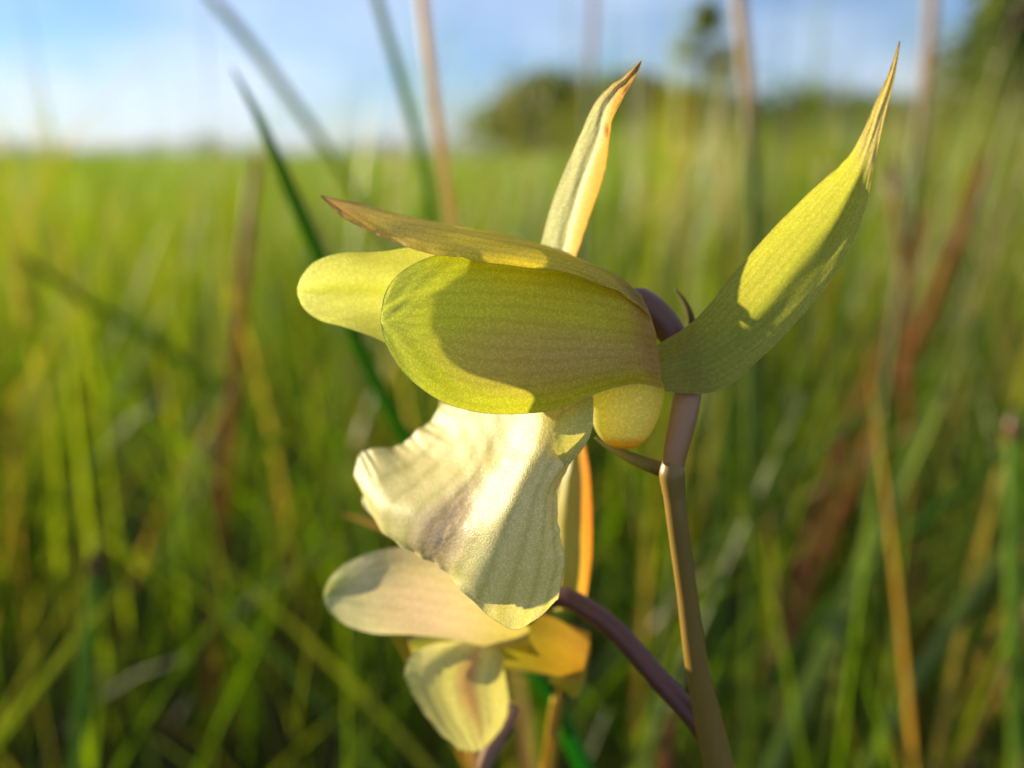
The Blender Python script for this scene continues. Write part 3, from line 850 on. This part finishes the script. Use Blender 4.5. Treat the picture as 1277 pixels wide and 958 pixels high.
def lip_relief(u, v):
    g = np.exp(-((v - 0.47) / 0.13) ** 2) * np.clip(u * 1.6 - 0.1, 0, 1)
    keel = 0.018 * g * np.sin(v * 48 + 0.8 * nz(u * 3, v * 2, 5)) ** 2
    warts = 0.016 * g * WART[:u.shape[0], :u.shape[1]]
    fold = 0.05 * np.sin(v * 40 + 2 * u) * np.clip(v * 2 - 1.05, 0, 1) * u
    scallop = 0.10 * np.exp(-((1 - u) / 0.05) ** 2) * np.sin(v * 55)
    left = 0.22 * np.exp(-(v / 0.10) ** 2) * np.sin(u * 26)
    return keel + warts + fold + scallop + left
lip = sheet('lip', lip_rails, CREAM, flower, BASE, 180, 180, lip_relief, rim=0.022, edge_wave=0.10, seed=6)
sheet('side_lobe', [  # lobe of the lip; its curved outline follows the edge of a shadow
    [(728, 492, 3.0), (714, 505, 1.6), (700, 520, 0.9), (690, 540, 0.4), (690, 560, 0.5), (704, 579, 1.2)],
    [(734, 493, 3.0), (726, 508, 1.4), (716, 524, 0.6), (708, 543, 0.2), (706, 560, 0.5), (707, 578, 1.2)],
    [(739, 495, 3.0), (740, 512, 2.0), (739, 528, 1.6), (735, 545, 1.4), (725, 562, 1.4), (710, 577, 1.4)],
], LOBE, lip, BASE, 30, 20, None, rim=0.022, seed=7)

# spur: pouch under the hood's base
def pouch(name, cx, cy, rx, ry, mm, rz, mat, parent, seed=0, n=28, m=36):
    V, U, F = [], [], []
    for i in range(n + 1):
        th = math.pi * i / n
        for k in range(m):
            ph = 2 * math.pi * k / m
            sx = math.sin(th) ** 0.8
            x = cx + rx * sx * math.cos(ph) * (1.0 - 0.22 * (i / n)) + 4 * math.sin(th * 2)
            y = cy - ry * math.cos(th)
            z = mm + rz * sx * math.sin(ph)
            V.append(P(x, y, z)); U.append(i / n)
    for i in range(n):
        for k in range(m):
            k2 = (k + 1) % m
            F.append((i * m + k, i * m + k2, (i + 1) * m + k2, (i + 1) * m + k))
    return mesh_obj(name, V, F, mat, parent, BASE, {'along': U, 'across': [.5] * len(U), 'edge': [0.] * len(U)})
pouch('spur', 782, 502, 50, 58, 5.6, 1.5, SPUR, flower)
# bracts at the joint
tube_part('bract', [(842, 590, 4.5, 11), (815, 582, 5.5, 9), (785, 570, 7, 7), (758, 556, 8.5, 4), (742, 546, 9.5, 1)], BRACT, flower, 24, 10)
tube_part('bract', [(862, 410, 10, 6), (860, 392, 10, 5), (852, 374, 10.5, 3.4), (841, 360, 11, 1.2)], BRACT, flower, 18, 8)

# ---- lower flower, further back and out of focus
Z = 21.0
flower2 = tube_part('flower', [(892, 925, 8.5, 17), (862, 890, 10, 14), (820, 845, 12, 13.5), (772, 790, 14, 13), (730, 758, 15.5, 12.5), (698, 744, 17, 13), (668, 752, 18.5, 17), (650, 770, 19, 14)],
                    M_OVARY_DARK, orchid, 50, 16)
flower2['label'] = 'lower flower, blush cream with a pink striped lip'
def swing(rails, k, x0=650.0):
    return [[(a, b, c + k * (x0 - a) / 250.0) for a, b, c in r] for r in rails]
sheet('petal', swing([
    [(650, 735, Z), (600, 705, Z - 1), (555, 690, Z - 2), (505, 682, Z - 2.2), (462, 690, Z - 2), (430, 704, Z - 1.4), (411, 722, Z - 1), (404, 740, Z - .8)],
    [(655, 755, Z - 1.4), (600, 735, Z - 2.8), (552, 720, Z - 3.8), (504, 712, Z - 4), (462, 714, Z - 3.4), (431, 722, Z - 2.4), (412, 732, Z - 1.6), (404, 742, Z - .9)],
    [(660, 778, Z - 1.8), (602, 763, Z - 3.4), (552, 752, Z - 4.4), (504, 745, Z - 4.6), (462, 742, Z - 3.9), (431, 742, Z - 2.8), (412, 744, Z - 1.8), (404, 745, Z - .9)],
    [(660, 798, Z - 1.2), (602, 790, Z - 2.2), (552, 782, Z - 3.2), (505, 774, Z - 3.4), (463, 768, Z - 2.9), (432, 762, Z - 2), (413, 755, Z - 1.4), (404.5, 748, Z - .9)],
    [(660, 812, Z), (604, 806, Z - .8), (554, 796, Z - 1.6), (506, 792, Z - 1.8), (464, 790, Z - 1.4), (433, 780, Z - 1), (414, 766, Z - .8), (405, 752, Z - .8)],
], -1.0), BLUSH, flower2, BASE, 50, 30, crease(.55, .1, .3), seed=11)
sheet('dorsal_sepal', [
    [(735, 800, Z + 3), (690, 770, Z + 1), (640, 765, Z + 0.5), (590, 775, Z + 1), (545, 785, Z + 1.5), (510, 798, Z + 2)],
    [(730, 825, Z + 1), (690, 805, Z - 1), (640, 795, Z - 1), (590, 795, Z), (545, 800, Z + 1), (509, 802, Z + 2)],
    [(722, 848, Z + 2), (688, 842, Z + .5), (640, 830, Z + .5), (590, 820, Z + 1), (545, 814, Z + 1.5), (510, 806, Z + 2)],
], AMBER, flower2, BASE, 40, 24, seed=12)
sheet('petal', [
    [(735, 790, Z + 7), (690, 775, Z + 8), (620, 770, Z + 8), (560, 780, Z + 7.5), (515, 800, Z + 7)],
    [(735, 815, Z + 9), (690, 805, Z + 10), (620, 800, Z + 10), (560, 803, Z + 9), (512, 808, Z + 7)],
    [(730, 840, Z + 7), (690, 842, Z + 8), (620, 832, Z + 8), (560, 824, Z + 7.5), (515, 816, Z + 7)],
], AMBER, flower2, BASE, 40, 20, seed=13)
sheet('lip', swing([
    [(560, 800, Z + 1), (530, 806, Z), (510, 822, Z - .6), (506, 845, Z - .8), (520, 875, Z - .6), (545, 910, Z), (572, 934, Z + .6)],
    [(580, 798, Z), (560, 812, Z - 1.6), (545, 835, Z - 2.4), (545, 862, Z - 2.6), (556, 890, Z - 2), (572, 917, Z - .8), (584, 937, Z + .6)],
    [(600, 799, Z), (590, 818, Z - 1.4), (580, 842, Z - 2), (582, 868, Z - 2.2), (590, 893, Z - 1.6), (597, 918, Z - .6), (597, 936, Z + .6)],
    [(618, 804, Z), (613, 822, Z - 1.4), (610, 846, Z - 2.2), (612, 870, Z - 2.2), (615, 892, Z - 1.6), (613, 912, Z - .6), (606, 930, Z + .6)],
    [(632, 815, Z + 1), (628, 830, Z), (632, 852, Z - .6), (634, 872, Z - .8), (632, 892, Z - .4), (625, 908, Z), (614, 922, Z + .6)],
], 0.0, 620), LIP2, flower2, BASE, 50, 40, lambda u, v: .05 * np.sin(v * 45) * u + .12 * np.exp(-((1 - u) / .08) ** 2) * np.sin(v * 40), edge_wave=0.08, seed=14)
sheet('lateral_sepal', [
    [(690, 762, Z + 3), (688, 700, Z + 3), (690, 650, Z + 3), (698, 600, Z + 3), (706, 560, Z + 3), (716, 520, Z + 3)],
    [(702, 762, Z + 1.6), (702, 700, Z + 1), (703, 650, Z + 1), (709, 600, Z + 1.2), (714, 560, Z + 2), (718, 520, Z + 3)],
    [(716, 760, Z + 1.4), (719, 700, Z + .8), (719, 650, Z + .8), (720, 600, Z + 1.2), (719, 560, Z + 2), (719, 520, Z + 3)],
    [(730, 756, Z + 3), (737, 700, Z + 3), (738, 650, Z + 3), (736, 600, Z + 3), (730, 560, Z + 3), (720, 520, Z + 3)],
], ERECT, flower2, BASE, 50, 30, crease(.55, .1, .35), seed=15)
sheet('bract', [
    [(735, 812, Z + 4), (728, 850, Z + 4), (715, 870, Z + 4), (700, 858, Z + 4)],
    [(712, 806, Z + 2.6), (708, 840, Z + 2.4), (702, 858, Z + 3), (696, 856, Z + 4)],
    [(690, 806, Z + 4), (686, 835, Z + 4), (686, 852, Z + 4), (692, 854, Z + 4)],
], AMBER, flower2, BASE, 20, 14, seed=16)
tube_part('spur', [(640, 880, Z + 2, 10), (628, 905, Z + 2, 12), (615, 930, Z + 2, 12), (604, 955, Z + 2, 9), (600, 968, Z + 2, 3)], M_OVARY2, flower2, 20, 10)
